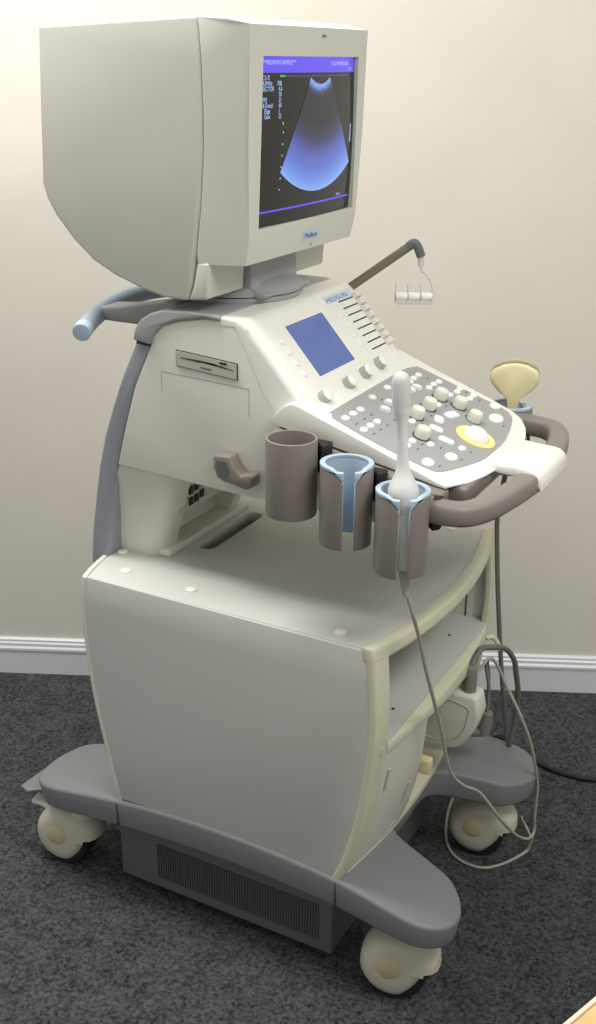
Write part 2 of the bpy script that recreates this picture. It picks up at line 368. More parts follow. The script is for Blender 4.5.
# ---- column between cart and console
def colring(z, hw, x0, x1):
    r = .03; P = []
    for k in range(9):
        a = -PI/2+PI/2*k/8; P.append((x1-r+r*math.cos(a), -hw+r+r*math.sin(a), z))
    P += [(x1, -hw+.055, z), (x0+.03, -hw+.055, z), (x0, -hw+.055, z), (x0, -hw+.02, z), (x0+.008, -hw, z)]
    return P
bm = B(); lv = [(.655, .140, -.307, -.182), (.72, .151, -.288, -.160), (.78, .165, -.260, -.135), (.833, .179, -.230, -.111)]
rings(bm, [colring(*l) for l in lv]); obj('column_cheek', bm, M['cream'], U, sharp=50)
bm = B(); rings(bm, [[(x, -y, z) for x, y, z in colring(*l)] for l in lv]); obj('column_cheek', bm, M['cream'], U, sharp=50)
bm = B(); pxz(bm, [(-.29, .655), (-.205, .655), (-.215, .70), (-.190, .83), (-.235, .83)], -.13, .13); cw = obj('column_wall', bm, M['cream'], U, bevel=.002)
bm = B(); pxy(bm, [(-.165, -.13), (-.165, .14), (-.26, .14), (-.26, -.13)], .655, .668); obj('column_foot', bm, M['cream'], U, bevel=.003)
# rear ports seen in the alcove
bm = B(); pxz(bm, [(-.206, .715), (-.150, .732), (-.150, .83), (-.206, .83)], -.120, .05); pt = obj('port_panel', bm, M['drive'], U)
for y, z in [(-.083, .748), (-.066, .749), (-.049, .752), (-.083, .768), (-.066, .770), (-.049, .772), (-.032, .768), (-.083, .79), (-.058, .79), (-.005, .768), (.012, .768)]:
    bm = B(); box(bm, (-.1505, y-.006, z-.008), (-.147, y+.006, z+.006)); obj('socket', bm, M['black'], pt, bevel=.001)
# spine (blue grey) and grey top cover
sp_out = [(-.183, 1.042), (-.215, .977), (-.238, .922), (-.257, .871), (-.272, .815), (-.282, .765), (-.293, .705), (-.300, .65), (-.300, .60)]
sp_in = [(-.268, .60), (-.260, .655), (-.252, .70), (-.240, .77), (-.229, .828), (-.208, .90), (-.185, .969), (-.150, 1.036)]
bm = B(); pxz(bm, sp_out+sp_in, -.176, .176)
obj('rear_spine', bm, M['bluegrey'], U, bevel=.008, angle=60)
bm = B(); pxz(bm, [(-.183, 1.036), (-.150, 1.036), (-.148, 1.040), (-.181, 1.046)], -.174, .174); obj('spine_seam', bm, M['black'], U)
# upper body
bm = B(); ub = [(-.228, .828), (.0, .8195), (.245, .8195), (.262, .86), (.27, .905), (.12, .958), (.024, 1.085), (-.005, 1.094), (-.05, 1.092), (-.10, 1.083), (-.128, 1.073), (-.146, 1.056), (-.153, 1.036), (-.185, .969), (-.207, .902)]
pxz(bm, ub, -.180, .180); obj('upper_body', bm, M['cream'], U, bevel=.004, angle=25, sharp=30)
bm = B(); co = [(-.183, 1.045), (-.178, 1.063), (-.166, 1.079), (-.148, 1.090), (-.125, 1.0975), (-.08, 1.1005), (-.03, 1.1005), (-.021, 1.099), (-.021, 1.091), (-.05, 1.0925), (-.10, 1.083), (-.126, 1.073), (-.143, 1.056), (-.150, 1.040)]
pxz(bm, co, -.184, .184); obj('rear_cover', bm, M['cover'], U, bevel=.006, angle=50)
# access door outline & floppy drive
bm = B()
for lo, hi in (((-.133, 1.0005), (.026, 1.0012)), ((-.133, .965), (-.1323, 1.001)), ((.0253, .950), (.026, 1.001))):
    if lo[1] > 1: pxz(bm, [(-.133, 1.0005), (.026, .9935), (.026, .9943), (-.133, 1.0013)], -.1804, -.1795)
    else: pxz(bm, [lo, (hi[0], lo[1]), (hi[0], hi[1]-(.007 if lo[0] > 0 else 0)), (lo[0], hi[1]-(.007 if lo[0] > 0 else 0))], -.1804, -.1795)
obj('access_panel_seam', bm, M['seamline'], U)
dz = lambda x, z: z-.075*(x+.103)
bm = B(); pxz(bm, [(-.103, 1.013), (.007, dz(.007, 1.013)), (.007, dz(.007, 1.039)), (-.103, 1.039)], -.1815, -.17); fd = obj('floppy_drive', bm, M['dark'], U)
bm = B(); pxz(bm, [(-.1015, 1.0145), (.0055, dz(.0055, 1.0145)), (.0055, dz(.0055, 1.0375)), (-.1015, 1.0375)], -.183, -.175); obj('drive_face', bm, M['drive'], fd)
bm = B(); pxz(bm, [(-.094, 1.0272), (-.06, dz(-.06, 1.0272)), (-.048, dz(-.048, 1.031)), (-.035, dz(-.035, 1.031)), (-.02, dz(-.02, 1.0272)), (.001, dz(.001, 1.0272)), (.001, dz(.001, 1.0284)), (-.094, 1.0288)], -.1834, -.18); obj('disk_slot', bm, M['greyd'], fd)
bm = B(); pxz(bm, [(-.023, dz(-.023, 1.033)), (-.011, dz(-.011, 1.033)), (-.011, dz(-.011, 1.036)), (-.023, dz(-.023, 1.036))], -.184, -.18); obj('drive_button', bm, M['black'], fd)
bm = B(); pxz(bm, [(-.058, dz(-.058, 1.0195)), (-.038, dz(-.038, 1.0195)), (-.038, dz(-.038, 1.0215)), (-.058, dz(-.058, 1.0215))], -.1836, -.18); obj('eject_tab', bm, M['greyd'], fd)
# cable cleat (grey hook on the side)
bm = B()
cl = [(-.024, .888), (-.005, .890), (.006, .8905), (.013, .873), (.024, .862), (.040, .867), (.047, .864), (.043, .846), (.034, .841), (.012, .846), (-.006, .848), (-.018, .853), (-.024, .868)]
pxz(bm, cl, -.182, -.206); ch = obj('cable_cleat', bm, M['brown'], U, bevel=.003, angle=30)
bm = B(); pxz(bm, [(-.018, .880), (.000, .882), (.006, .866), (.004, .857), (-.008, .856), (-.016, .864)], -.204, -.2065); obj('cleat_recess', bm, M['greyd'], ch)
# ---- rear push handle
def hp(y): return Vector((-.305+.9*y*y+.1*abs(y)**3, y, 1.073-.55*y*y))
P = [hp(y) for y in ls(-.20, .20, 24)]
bm = B(); tube(bm, P, .0145, 16, refv=(0, 0, 1)); ph = obj('push_handle', bm, M['handle'], U, sharp=60)
for s in (-1, 1):
    bm = B(); yy = ls(-.201, -.197, 1); q = [hp(y) for y in ls(.186, .2035, 4)]
    if s < 0: q = [Vector((v.x, -v.y, v.z)) for v in q]
    tube(bm, q, .0152, 16); obj('grip_end', bm, M['blue'], ph, label='pale blue end cap', bevel=.002)
for s in (-1, 1):
    bm = B(); v = []
    for x, z, h, w in ((-.29, 1.066, .010, .028), (-.24, 1.068, .013, .026), (-.18, 1.074, .018, .028), (-.13, 1.080, .020, .034)):
        v.append([(x, s*.105-w, z-h), (x, s*.105+w, z-h), (x, s*.105+w, z+h), (x, s*.105-w, z+h)])
    rings(bm, v); obj('handle_arm', bm, M['cover'], U, bevel=.004)
# ---- turntable for the monitor
bm = B(); lathe(bm, [(.108, 0), (.111, .003), (.111, .009)], (-.105, 0, 1.098), n=64); tt = obj('turntable', bm, M['cover'], U)
bm = B(); lathe(bm, [(.1065, 0), (.1065, .0016)], (-.105, 0, 1.107), n=64); obj('turntable_gap', bm, M['dark'], tt)
# ---- console housing (sloping display head)
sl = .8434
def FC(s, y, h=0): return Vector((.027+s*math.cos(sl)+h*math.sin(sl), y, 1.093-s*math.sin(sl)+h*math.cos(sl)))   # s down the face
bm = B()
hs = [(0.0, 1.092), (.006, 1.097), (.020, 1.098)]
def hring(x, zt, zb, w, r=.03, n=8):
    r = .006+.024*min(1, max(0, (x+.002)/.03))
    P = []; zb = min(zt-.8*r-.002, max(.95, 1.0855-2.03*max(0, x-.004))) if x < .075 else .95
    for k in range(n+1):
        a = PI/2+PI/2*k/n; P.append((-w+r+r*math.cos(a), zt-r*.8+r*.8*math.sin(a)))
    P = [(-y, z) for y, z in P[::-1]]+P
    P = [(w, zb)]+P+[(-w, zb)]
    return [(x, y, z) for y, z in P]
stations = [(-.0225, 1.088), (-.0215, 1.0985), (.003, 1.0985), (.012, 1.0985), (.020, 1.0975), (.030, 1.091), (.05, 1.0692), (.08, 1.0355), (.11, 1.0018), (.135, .9735), (.152, .9545)]
rings(bm, [hring(x, z, .95, .1806, .030) for x, z in stations])
obj('display_housing', bm, M['white'], U, sharp=50)
def face_obj(name, m, pts, h0, h1, parent=U, bevel=0, off=0, **k):
    bm = B(); prism(bm, pts, lambda s, y: FC(s, y, h0), lambda s, y: FC(s, y, h1)); return obj(name, bm, m, parent, bevel=bevel, **k)
FH = .0012
def rr(s0, s1, y0, y1): return [(s0, y0), (s1, y0), (s1, y1), (s0, y1)]
def face_s(x): return (x-.027)/math.cos(sl)
s0, s1 = .0245, .1172
lb = face_obj('display_bezel', M['greyd'], rr(s0-.0012, s1+.0012, -.1037, .0197), -.003, FH)
face_obj('display_screen', M['lcd'], rr(s0, s1, -.1025, .0185), 0, FH+.0008, lb)
def disc_on_face(name, m, s, y, a, b_, h, hb, parent=U):
    bm = B(); R = []
    for k2, (f, hh) in enumerate(((1, -.002), (1, hb*.6), (.86, hb), (.4, hb*1.15))): R.append([FC(s+f*a*math.cos(2*PI*k/20), y+f*b_*math.sin(2*PI*k/20), h+hh) for k in range(20)])
    rings(bm, R); return obj(name, bm, m, parent, sharp=60)
for i in range(4):
    disc_on_face('soft_key', M['key'], .0439+.0196*i, -.1355, .0065, .0075, 0, .003)
    disc_on_face('soft_key', M['key'], .0404+.0191*i, .0655, .0065, .0075, 0, .003)
for i in range(8):
    s = .019+.01375*i
    face_obj('slider_slot', M['black'], rr(s-.0012, s+.0012, .089, .143), -.001, FH+.0004)
    bm = B(); prism(bm, [(.140, -.004), (.169, -.012), (.166, .007), (.144, .011)], lambda y, h, s=s: FC(s-.0052, y, h), lambda y, h, s=s: FC(s+.0052, y, h)); obj('slider_knob', bm, M['knob'], U, bevel=.0015)
for i, (s, y) in enumerate(((.1490, -.134), (.1475, -.048), (.1450, .016), (.1420, .076))):
    bm = B(); lathe(bm, [(.0115, -.002), (.0115, .003), (.0108, .005), (.0102, .0125), (.0095, .013)], FC(s, y, 0), FC(0, 0, 1)-FC(0, 0, 0), 28); k = obj('dial_knob', bm, M['knobside'], U)
    bm = B(); lathe(bm, [(.0132, -.001), (.0132, .0006), (0, .0006)], FC(s, y, 0), FC(0, 0, 1)-FC(0, 0, 0), 28); obj('knob_ring', bm, M['greyd'], k)
    bm = B(); lathe(bm, [(.0101, .0127), (.0098, .0140), (.0085, .0148), (0, .0152)], FC(s, y, 0), FC(0, 0, 1)-FC(0, 0, 0), 28); obj('knob_cap', bm, M['key'], k)
    if i: disc_on_face('soft_key', M['key'], s-.004, y+.022, .005, .006, 0, .003)
bm = text_mesh('MEDISON', .0125, (0, 1, 0), FC(-1, 0)-FC(0, 0), FC(.0145, .054, FH), .0003, sx=1.4); 
bd = face_obj('console_badge', M['lightbadge'], rr(.0015, .0165, .050, .148), -.001, FH)
obj('badge_lettering', bm, M['badgeblue'], bd)
for y in (-.136, -.040, -.018, .004, .030, .060, .088):
    bm = B(); prism(bm, rr(.1645, .1665, y-.005, y+.005), lambda s, y: FC(s, y, -.001), lambda s, y: FC(s, y, .0012)); obj('knob_legend', bm, M['legend'], U)
# ---- control deck
ZD = lambda x: .983-.359*(x-.123)
def zdt(x): return ZD(x) if x > .112 else ZD(.112)-(.112-x)**2*18
def zdb(x): return min(zdt(x)-.003, max(.897, .951-.20*(x-.079)))
dk = [(.076, -.196), (.12, -.196), (.17, -.195), (.28, -.192), (.335, -.192), (.349, -.190), (.357, -.170), (.367, -.140), (.375, -.095), (.380, -.04), (.381, .02), (.378, .07), (.371, .11), (.361, .14), (.345, .167), (.325, .179), (.28, .184), (.17, .185), (.12, .190), (.076, .190)]
bm = B(); pxy(bm, dk, 0, 1); slice_bm(bm, 0, [.08, .085, .09, .095, .10, .105, .11, .12, .15, .2, .25, .3, .33])
for v in bm.verts: v.co.z = zdt(v.co.x) if v.co.z > .5 else zdb(v.co.x)
obj('control_deck', bm, M['white'], U, bevel=.003, angle=60, sharp=40)
slope = Vector((1, 0, -.359)).normalized(); dn = Vector((.359, 0, 1)).normalized()
def DP(x, y, h=0): return Vector((x, y, ZD(x)))+dn*h
gp = [(.161, -.170), (.155, -.160), (.153, -.145), (.151, .085), (.153, .130), (.158, .148), (.168, .157), (.26, .163), (.305, .167), (.322, .163), (.335, .145), (.347, .098), (.355, .048), (.359, 0), (.357, -.045), (.348, -.088), (.340, -.121), (.331, -.152), (.324, -.164), (.310, -.170), (.245, -.178), (.172, -.176)]
gp = [tuple(v.xy) for v in catmull([(x, y, 0) for x, y in gp], 3, True)]
bm = B(); prism(bm, gp, lambda x, y: DP(x, y, -.002), lambda x, y: DP(x, y, .0012)); kp = obj('control_panel', bm, M['keypad'], U)
def cap(name, m, x, y, a, b_, h=.0035, rot=0, n=20, e=1.0):
    bm = B(); R = []; ca, sa = math.cos(rot), math.sin(rot)
    for f, hh in ((1.0, .0005), (1.0, h*.6), (.85, h), (.4, h*1.15)):
        ring = []
        for k in range(n):
            c, s = math.cos(2*PI*k/n), math.sin(2*PI*k/n); c = math.copysign(abs(c)**e, c)*a*f; s = math.copysign(abs(s)**e, s)*b_*f
            ring.append(DP(x, y)+slope*(c*ca-s*sa)+Vector((0, 1, 0))*(c*sa+s*ca)+dn*hh)
        R.append(ring)
    rings(bm, R); return obj(name, bm, m, kp, sharp=60)
for x, y in [(.176, -.106), (.176, -.131), (.176, -.157)]: cap('key', M['pinkkey'], x, y, .0065, .009)
cap('key', M['pinkkey'], .168, -.046, .0065, .009)
for x, y in [(.208, -.115), (.208, -.138), (.208, -.161), (.239, -.054), (.266, -.115), (.267, -.137), (.287, -.095), (.175, .122), (.176, .100), (.178, .079), (.206, .138), (.205, .117), (.206, .095),
             (.240, .050), (.240, .136), (.238, .155), (.262, .156), (.263, .136), (.322, -.054), (.166, .015), (.237, .110), (.262, .108), (.287, -.150)][:22]: cap('key', M['key'], x, y, .006, .0085)
for x, y in [(.193, -.038), (.199, -.068), (.195, .066), (.193, .044)]: 
    cap('toggle_key', M['key'], x, y, .009, .0045, .008, rot=.5)
for x, y, a, b_ in [(.300, .158, .0095, .0125), (.318, .113, .012, .019), (.322, -.099, .0095, .013), (.307, -.153, .0095, .013)]: cap('large_key', M['key'], x, y, a, b_, .004)
for x, y, a, b_, r in [(.262, .000, .0085, .012, .35), (.268, .040, .0085, .016, -.25), (.272, -.036, .0115, .008, .2), (.297, -.056, .013, .008, .2)]: cap('shaped_key', M['key'], x, y, a, b_, .004, rot=r, e=.55)
for i, (x, y) in enumerate([(.236, -.032), (.235, .020), (.232, .077), (.263, .083), (.297, .062), (.268, -.087)]):
    bm = B(); lathe(bm, [(.0135, .0005), (.0135, .002), (.0, .002)], DP(x, y), dn, 24); obj('knob_ring', bm, M['led'] if i == 4 else M['black'], kp)
    bm = B(); lathe(bm, [(.0115, .001), (.0115, .011), (.0108, .016), (.0095, .0175), (0, .018)], DP(x, y), dn, 28); obj('encoder_knob', bm, M['knob'], kp)
bm = B(); lathe(bm, [(.0325, .0005), (.0325, .003), (.030, .0045), (.022, .0035), (.021, .001)], DP(.321, .006), dn, 48); obj('trackball_ring', bm, M['yellow'], kp)
bm = B(); R_ = .0215; lathe(bm, [(R_*math.cos(t), R_*math.sin(t)*.8+.001) for t in ls(0, PI/2, 10)], DP(.321, .006), dn, 36); obj('trackball', bm, M['key'], kp)
bm = B()
for x, y in [(.193, -.103), (.193, -.128), (.193, -.155), (.222, -.108), (.222, -.133), (.222, -.156), (.18, -.036), (.21, .105), (.19, .13), (.221, .12), (.25, .155), (.275, .15), (.279, -.108), (.281, -.130), (.301, -.088), (.252, -.045), (.335, -.09), (.322, -.145), (.335, .10), (.25, .06), (.283, .065), (.30, .035), (.20, -.05), (.249, .0), (.335, -.05)]:
    prism(bm, [(x-.001, y-.004), (x+.001, y-.004), (x+.001, y+.004), (x-.001, y+.004)], lambda x, y: DP(x, y, 0), lambda x, y: DP(x, y, .0015))
obj('key_legend', bm, M['legend'], kp)
cap('indicator_light', M['led'], .222, -.078, .003, .006, .002)
# under tray + side rails (taupe)
bm = B(); pxz(bm, [(.235, .822), (.328, .822), (.358, .850), (.372, .870), (.372, .893), (.262, .905), (.235, .905)], -.165, .120); obj('under_tray', bm, M['brown'], U, bevel=.006)
for s in (-1, 1):
    e_ = .352 if s < 0 else .315
    bm = B(); pxz(bm, [(.082, .948), (.20, .924), (e_-.022, .899), (e_, .895), (e_, .866), (.30, .862), (.20, .882), (.10, .912), (.084, .925)], s*.176, s*.211); obj('side_rail', bm, M['brown'], U, bevel=.006)
# front loop handle
P = [(.30, -.212, .884), (.340, -.222, .878), (.372, -.221, .876), (.393, -.205, .875), (.408, -.170, .875), (.419, -.12, .876), (.4265, -.06, .8755), (.4295, 0, .875)]
P = P+[(x, -y, z) for x, y, z in P[::-1][1:]]
bm = B(); tube(bm, catmull(P, 6), 1, 20, sec=squircle(.0175, .0165, .6)); obj('front_handle', bm, M['brown'], U, sharp=60)
# white spur over the handle
bm = B(); R = []
for x, zt, th, w in ((.352, .9005, .010, .069), (.37, .8990, .012, .069), (.39, .8985, .013, .068), (.405, .898, .014, .065), (.418, .8975, .014, .066), (.429, .8965, .014, .067), (.438, .894, .017, .068), (.4455, .888, .016, .068), (.4490, .880, .012, .067), (.4497, .875, .006, .066)):
    R.append([(x, .010-w, zt-th), (x, .010+w, zt-th), (x, .010+w*.99, zt-th*.3), (x, .010+w*.965, zt), (x, .010-w*.965, zt), (x, .010-w*.99, zt-th*.3)])
rings(bm, R); obj('palm_rest', bm, M['white'], U, bevel=.002, angle=50, sharp=50)
# ---- probe holders
def holder(x, y, z, lined, side, ang, gapd=14):
    """open tube; lined ones have a slot facing ang"""
    H = .116; r1, r0 = .0375, .0335; c = Vector((x, y, 0))
    gap = math.radians(gapd) if lined else 0
    def wall(name, ra, rb, za, zb, m, parent, flare=False, bevel=.0012):
        bm = B(); N = 40; A = []
        aa = ls(ang+gap, ang+2*PI-gap, N) if lined else ls(0, 2*PI, N)[:-1]
        for a in aa:
            d = Vector((math.cos(a), math.sin(a), 0))
            da = abs(math.remainder(a-ang, 2*PI))
            dip = .017*max(0, 1-(da-gap)/.62)**1.8 if lined else 0
            A.append([c+d*ra+Vector((0, 0, zb-dip)), c+d*rb+Vector((0, 0, zb-dip)), c+d*rb+Vector((0, 0, za)), c+d*ra+Vector((0, 0, za))])
        rings(bm, A, closed=not lined, caps=lined)
        return obj(name, bm, m, parent, bevel=bevel, angle=50, sharp=50)
    h = wall('probe_holder', r1, r0, z-H, z-.001, M['brown'], U)
    if lined: wall('holder_liner', r0+.0002, r0-.003, z-H+.002, z+.0025, M['blue'], h); wall('liner_rim', r1+.0004, r0-.003, z, z+.0045, M['blue'], h, bevel=.002)
    else:
        bm = B(); lathe(bm, [(r0+.001, 0), (r0+.001, .004)], c+Vector((0, 0, z-H)), n=32); obj('holder_floor', bm, M['brown'], h)
    s = side; bm = B(); pxy(bm, [(x+.026, y-s*.036), (x+.046, y-s*.038), (x+.046, y-s*.018), (x+.026, y-s*.022)] if False else [(x-.010, s*.205), (x+.044, s*.205), (x+.046, s*.222), (x+.038, s*.232), (x+.028, s*.2215), (x+.012, s*.214), (x-.010, s*.2125)], z-.058, z-.012)
    obj('holder_clip', bm, M['black'], h, bevel=.003)
holder(.137, -.250, .957, False, -1, 0)
holder(.225, -.250, .930, True, -1, math.radians(-58))
holder(.311, -.250, .906, True, -1, math.radians(-62), 12)
holder(.120, .240, .941, True, 1, math.radians(50)); holder(.198, .240, .916, True, 1, math.radians(50)); holder(.300, .248, .898, True, 1, math.radians(50))
# ---- cable arm on the far side
a0 = Vector((.012, .168, 1.082)); a1 = Vector((.118, .215, 1.166))
bm = B(); tube(bm, [a0, a1], .0075, 14); ca = obj('cable_arm', bm, M['rod'], U)
bm = B(); lathe(bm, [(.012, 0), (.012, .022), (.009, .026)], (.012, .168, 1.060), n=20); obj('arm_socket', bm, M['white'], ca)
bm = B(); tube(bm, catmull([a1-(a1-a0).normalized()*.012, a1, a1+Vector((.006, .003, -.006)), a1+Vector((.012, .006, -.022))], 5), .0078, 14); obj('arm_elbow', bm, M['greyd'], ca)
hr = Vector((rt.x, rt.y, 0)).normalized(); e0 = a1+Vector((.012, .006, -.022))
bm = B(); tube(bm, [e0, e0+Vector((0, 0, -.016))], .0055, 10); tube(bm, catmull([e0+Vector((0, 0, -.016)), e0+hr*.002+Vector((0, 0, -.024)), e0+hr*.012+Vector((0, 0, -.032)), e0+hr*.021+Vector((0, 0, -.050)), e0+hr*.023+Vector((0, 0, -.079))], 5), .0018, 8)
hc = e0+hr*-.009+Vector((0, 0, -.080))
tube(bm, [hc-hr*.032, hc+hr*.032], .002, 8)
for t in (-.032, -.0108, .0108): tube(bm, [hc+hr*t, hc+hr*t+Vector((0, 0, .034))], .0016, 8)
obj('hanger_frame', bm, M['wire'], ca)
for t in (-.0213, 0, .0213):
    bm = B(); lathe(bm, [(.006, -.0098), (.0073, -.007), (.0073, .007), (.006, .0098)], hc+hr*t+Vector((0, 0, .0115)), hr, 16); obj('roller', bm, M['white'], ca)

# ------------------------------------------------------------------ monitor
MC = Vector((.031, .0043, 1.3418)); MT = -.0276
Q = thing('crt_monitor', 'boxy cream CRT monitor standing on the machine, scan on screen', 'monitor', (-.105, 0, 1.109))
seam = [(-.047, 1.508), (-.043, 1.45), (-.0415, 1.39), (-.042, 1.334), (-.048, 1.26), (-.058, 1.19), (-.068, 1.14), (-.076, 1.117)]
bm = B(); cp = seam+[(-.12, 1.118), (-.161, 1.128), (-.205, 1.144), (-.244, 1.163), (-.280, 1.192), (-.311, 1.226), (-.326, 1.250), (-.333, 1.272), (-.327, 1.38), (-.320, 1.496)]
pxz(bm, cp, -.187, .187)
for v in bm.verts:
    if v.co.x < -.2: v.co.x -= .005
obj('casing', bm, M['shell'], Q, bevel=.0045, angle=50)
bm = B(); main = [(x+.0010, z) for x, z in seam[:6]]+[(-.056, 1.173), (.020, 1.1755), (.0265, 1.21), (.0305, 1.342), (.0345, 1.497), (-.01, 1.506)]
pxz(bm, main, -.188, .188)
for v in bm.verts:
    if v.co.x > .0: v.co.y *= .985
# cut screen opening: inset on front face
lat = Vector((0, 1, 0)); upv = Vector((-math.sin(MT), 0, math.cos(MT))); nrm = lat.cross(upv)
if nrm.x < 0: nrm = -nrm
es = [e for e in bm.edges if min(v.co.x for v in e.verts) > .015 and e.calc_face_angle(0) > .8]
bmesh.ops.bevel(bm, geom=es, offset=.014, segments=5, profile=.5, affect='EDGES')
es = [e for e in bm.edges if e.calc_face_angle(0) > 1.0 and max(v.co.x for v in e.verts) < .015]
bmesh.ops.bevel(bm, geom=es, offset=.003, segments=2, profile=.5, affect='EDGES')
for v in bm.verts:
    if v.co.x > .005 and v.co.z < 1.42: v.co.y *= 1-(.095 if v.co.y > 0 else .045)*((1.42-v.co.z)/.245)**2
bezel = obj('bezel', bm, M['shell'], Q, sharp=50)
def SC(u, v, h=0): return MC+lat*u+upv*v+nrm*h
cut = B(); prism(cut, [(-.1555, -.1175), (.1555, -.1175), (.1515, .1155), (-.1515, .1155)], lambda u, v: SC(u, v, -.012), lambda u, v: SC(u, v, .05))
me = bpy.data.meshes.new('cut'); bmesh.ops.recalc_face_normals(cut, faces=cut.faces); cut.to_mesh(me); cut.free(); co_ = bpy.data.objects.new('cut', me); S.collection.objects.link(co_)
md = bezel.modifiers.new('b', 'BOOLEAN'); md.object = co_; md.solver = 'EXACT'; md.operation = 'DIFFERENCE'
dg = bpy.context.evaluated_depsgraph_get(); nm = bpy.data.meshes.new_from_object(bezel.evaluated_get(dg)); bezel.modifiers.clear(); bezel.data = nm; bpy.data.objects.remove(co_)
for y0, y1 in ((-.1882, -.083), (.078, .1882)):
    bm = B(); pxz(bm, [(-.056, 1.176), (-.064, 1.14), (-.073, 1.1185), (-.040, 1.122), (-.036, 1.176)], y0, y1); obj('bezel_skirt', bm, M['shell'], Q, bevel=.004, angle=50)
# neck
bm = B(); pxz(bm, [(-.030, 1.174), (-.028, 1.1225), (-.002, 1.114), (-.005, 1.108), (-.20, 1.108), (-.20, 1.16), (-.07, 1.174)], -.078, .070); obj('neck', bm, M['cover'], Q, bevel=.003)
bm = B(); lathe(bm, [(.111, 0), (.111, .0075), (.108, .0105), (.100, .0145), (.088, .019), (.07, .0225), (.04, .025)], (-.105, 0, 1.1088), n=64); obj('swivel_base', bm, M['cover'], Q)
bm = B(); box(bm, (-.033, -.080, 1.168), (-.027, .076, 1.1735)); obj('neck_gap', bm, M['black'], Q)
# screen glass, gently convex
def sb(u, v): return -.009+.0055*(1-(u/.156)**2)*1.0+.003*(1-(v/.118)**2)
bm = B(); us = ls(-.156, .156, 24); vs = ls(-.118, .118, 18)
V = [[bm.verts.new(SC(u, v, sb(u, v))) for v in vs] for u in us]
for i in range(24):
    for j in range(18): bm.faces.new((V[i][j], V[i+1][j], V[i+1][j+1], V[i][j+1]))
gg = bmesh.ops.extrude_face_region(bm, geom=bm.faces[:]); bmesh.ops.translate(bm, verts=[v for v in gg['geom'] if isinstance(v, bmesh.types.BMVert)], vec=-nrm*.004)
scr = obj('screen', bm, M['scr'], Q, sharp=60)
def onscreen(bm, h=.0004):
    """bm built in (u, v, 0) screen coordinates -> onto the glass"""
    for v in bm.verts:
        u, w, hh = v.co; v.co = SC(u, w, sb(u, w)+h+hh)
    return bm
def quad_uv(pts, n=12):
    bm = B(); (x0, y0), (x1, y1) = pts
    g = [[bm.verts.new((x0+(x1-x0)*i/n, y0+(y1-y0)*j/2, 0)) for j in range(3)] for i in range(n+1)]
    for i in range(n):
        for j in range(2): bm.faces.new((g[i][j], g[i+1][j], g[i+1][j+1], g[i][j+1]))
    return bm
obj('title_bar', onscreen(quad_uv(((-.152, .0935), (.148, .1165)))), M['scrpurple'], scr)
obj('status_line', onscreen(quad_uv(((-.152, -.0975), (.147, -.0948)))), M['scrpurple'], scr)
T = B()
def scrtext(s, u, v, size, sx=1.0):
    merge(T, text_mesh(s, size, (1, 0, 0), (0, 1, 0), (u, v, 0), 0, sx=sx))
scrtext('***MEDISON SAMPLE***', -.146, .1045, .0085, 1.05); scrtext('01:23 AM 08/02/2001', .062, .1035, .0085, .85); scrtext('3:02', .125, .0960, .007)
for i, (a, b2) in enumerate((('C3-7I', ''), ('4.0MHz', '70B'), ('SECTOR', '4.6'), ('', '70'), ('FPS', '21'), ('B Detail', '60'), ('  Edge', '1'), ('  Gain', '25'))):
    v = .084-.0073*i
    if a: scrtext(a, -.144, v, .0090, .9)
    if b2: scrtext(b2, -.102 if i != 1 else -.106, v, .0090, .9)
scrtext('Before', .098, -.0925, .006, 1)
for i in range(24): merge(T, quad_uv(((-.080+.0085*i, .0885), (-.0785+.0085*i, .0895)), 1))
for i in range(6): merge(T, quad_uv(((-.089-.0012*i, .012-.016*i), (-.0865-.0012*i, .014-.016*i)), 1))
merge(T, quad_uv(((.139, -.012), (.1415, .016)), 1))
obj('screen_text', onscreen(T, .0007), M['scrtext'], scr, smooth=False)
T = B(); merge(T, quad_uv(((-.098, .0882), (-.084, .0905)), 1)); merge(T, quad_uv(((-.0905, .0235), (-.0865, .0275)), 1)); obj('screen_marker', onscreen(T, .0007), M['scrgreen'], scr, smooth=False)
# ultrasound fan
apex = Vector((.0245, .135)); 
def fan(r0f, r1f, a0, a1, nr, na):
    bm = B(); g = []
    for i in range(nr+1):
        row = []
        for j in range(na+1):
            a = a0+(a1-a0)*j/na; t = i/nr; w = a/a1 if a > 0 else a/a0
            r = r0f(a)+(r1f(a)-r0f(a))*t
            row.append(bm.verts.new((apex.x+r*math.sin(a), apex.y-r*math.cos(a), 0)))
        g.append(row)
    for i in range(nr):
        for j in range(na): bm.faces.new((g[i][j], g[i][j+1], g[i+1][j+1], g[i+1][j]))
    return bm
fm = bpy.data.materials.new('scan_fan'); fm.use_nodes = True; nt = fm.node_tree; b = nt.nodes['Principled BSDF']; b.inputs['Base Color'].default_value = (.01, .01, .012, 1); b.inputs['Roughness'].default_value = .2
at = nt.nodes.new('ShaderNodeAttribute'); at.attribute_name = 'depth_r'; rp = nt.nodes.new('ShaderNodeValToRGB'); ns = nt.nodes.new('ShaderNodeTexNoise'); ns.inputs['Scale'].default_value = 260; ns.inputs['Detail'].default_value = 3
ad = nt.nodes.new('ShaderNodeMath'); ad.operation = 'MULTIPLY_ADD'; ad.inputs[1].default_value = .08
tc = nt.nodes.new('ShaderNodeTexCoord'); nt.links.new(tc.outputs['Object'], ns.inputs['Vector']); nt.links.new(ns.outputs['Fac'], ad.inputs[0]); nt.links.new(at.outputs['Fac'], ad.inputs[2]); nt.links.new(ad.outputs[0], rp.inputs['Fac'])
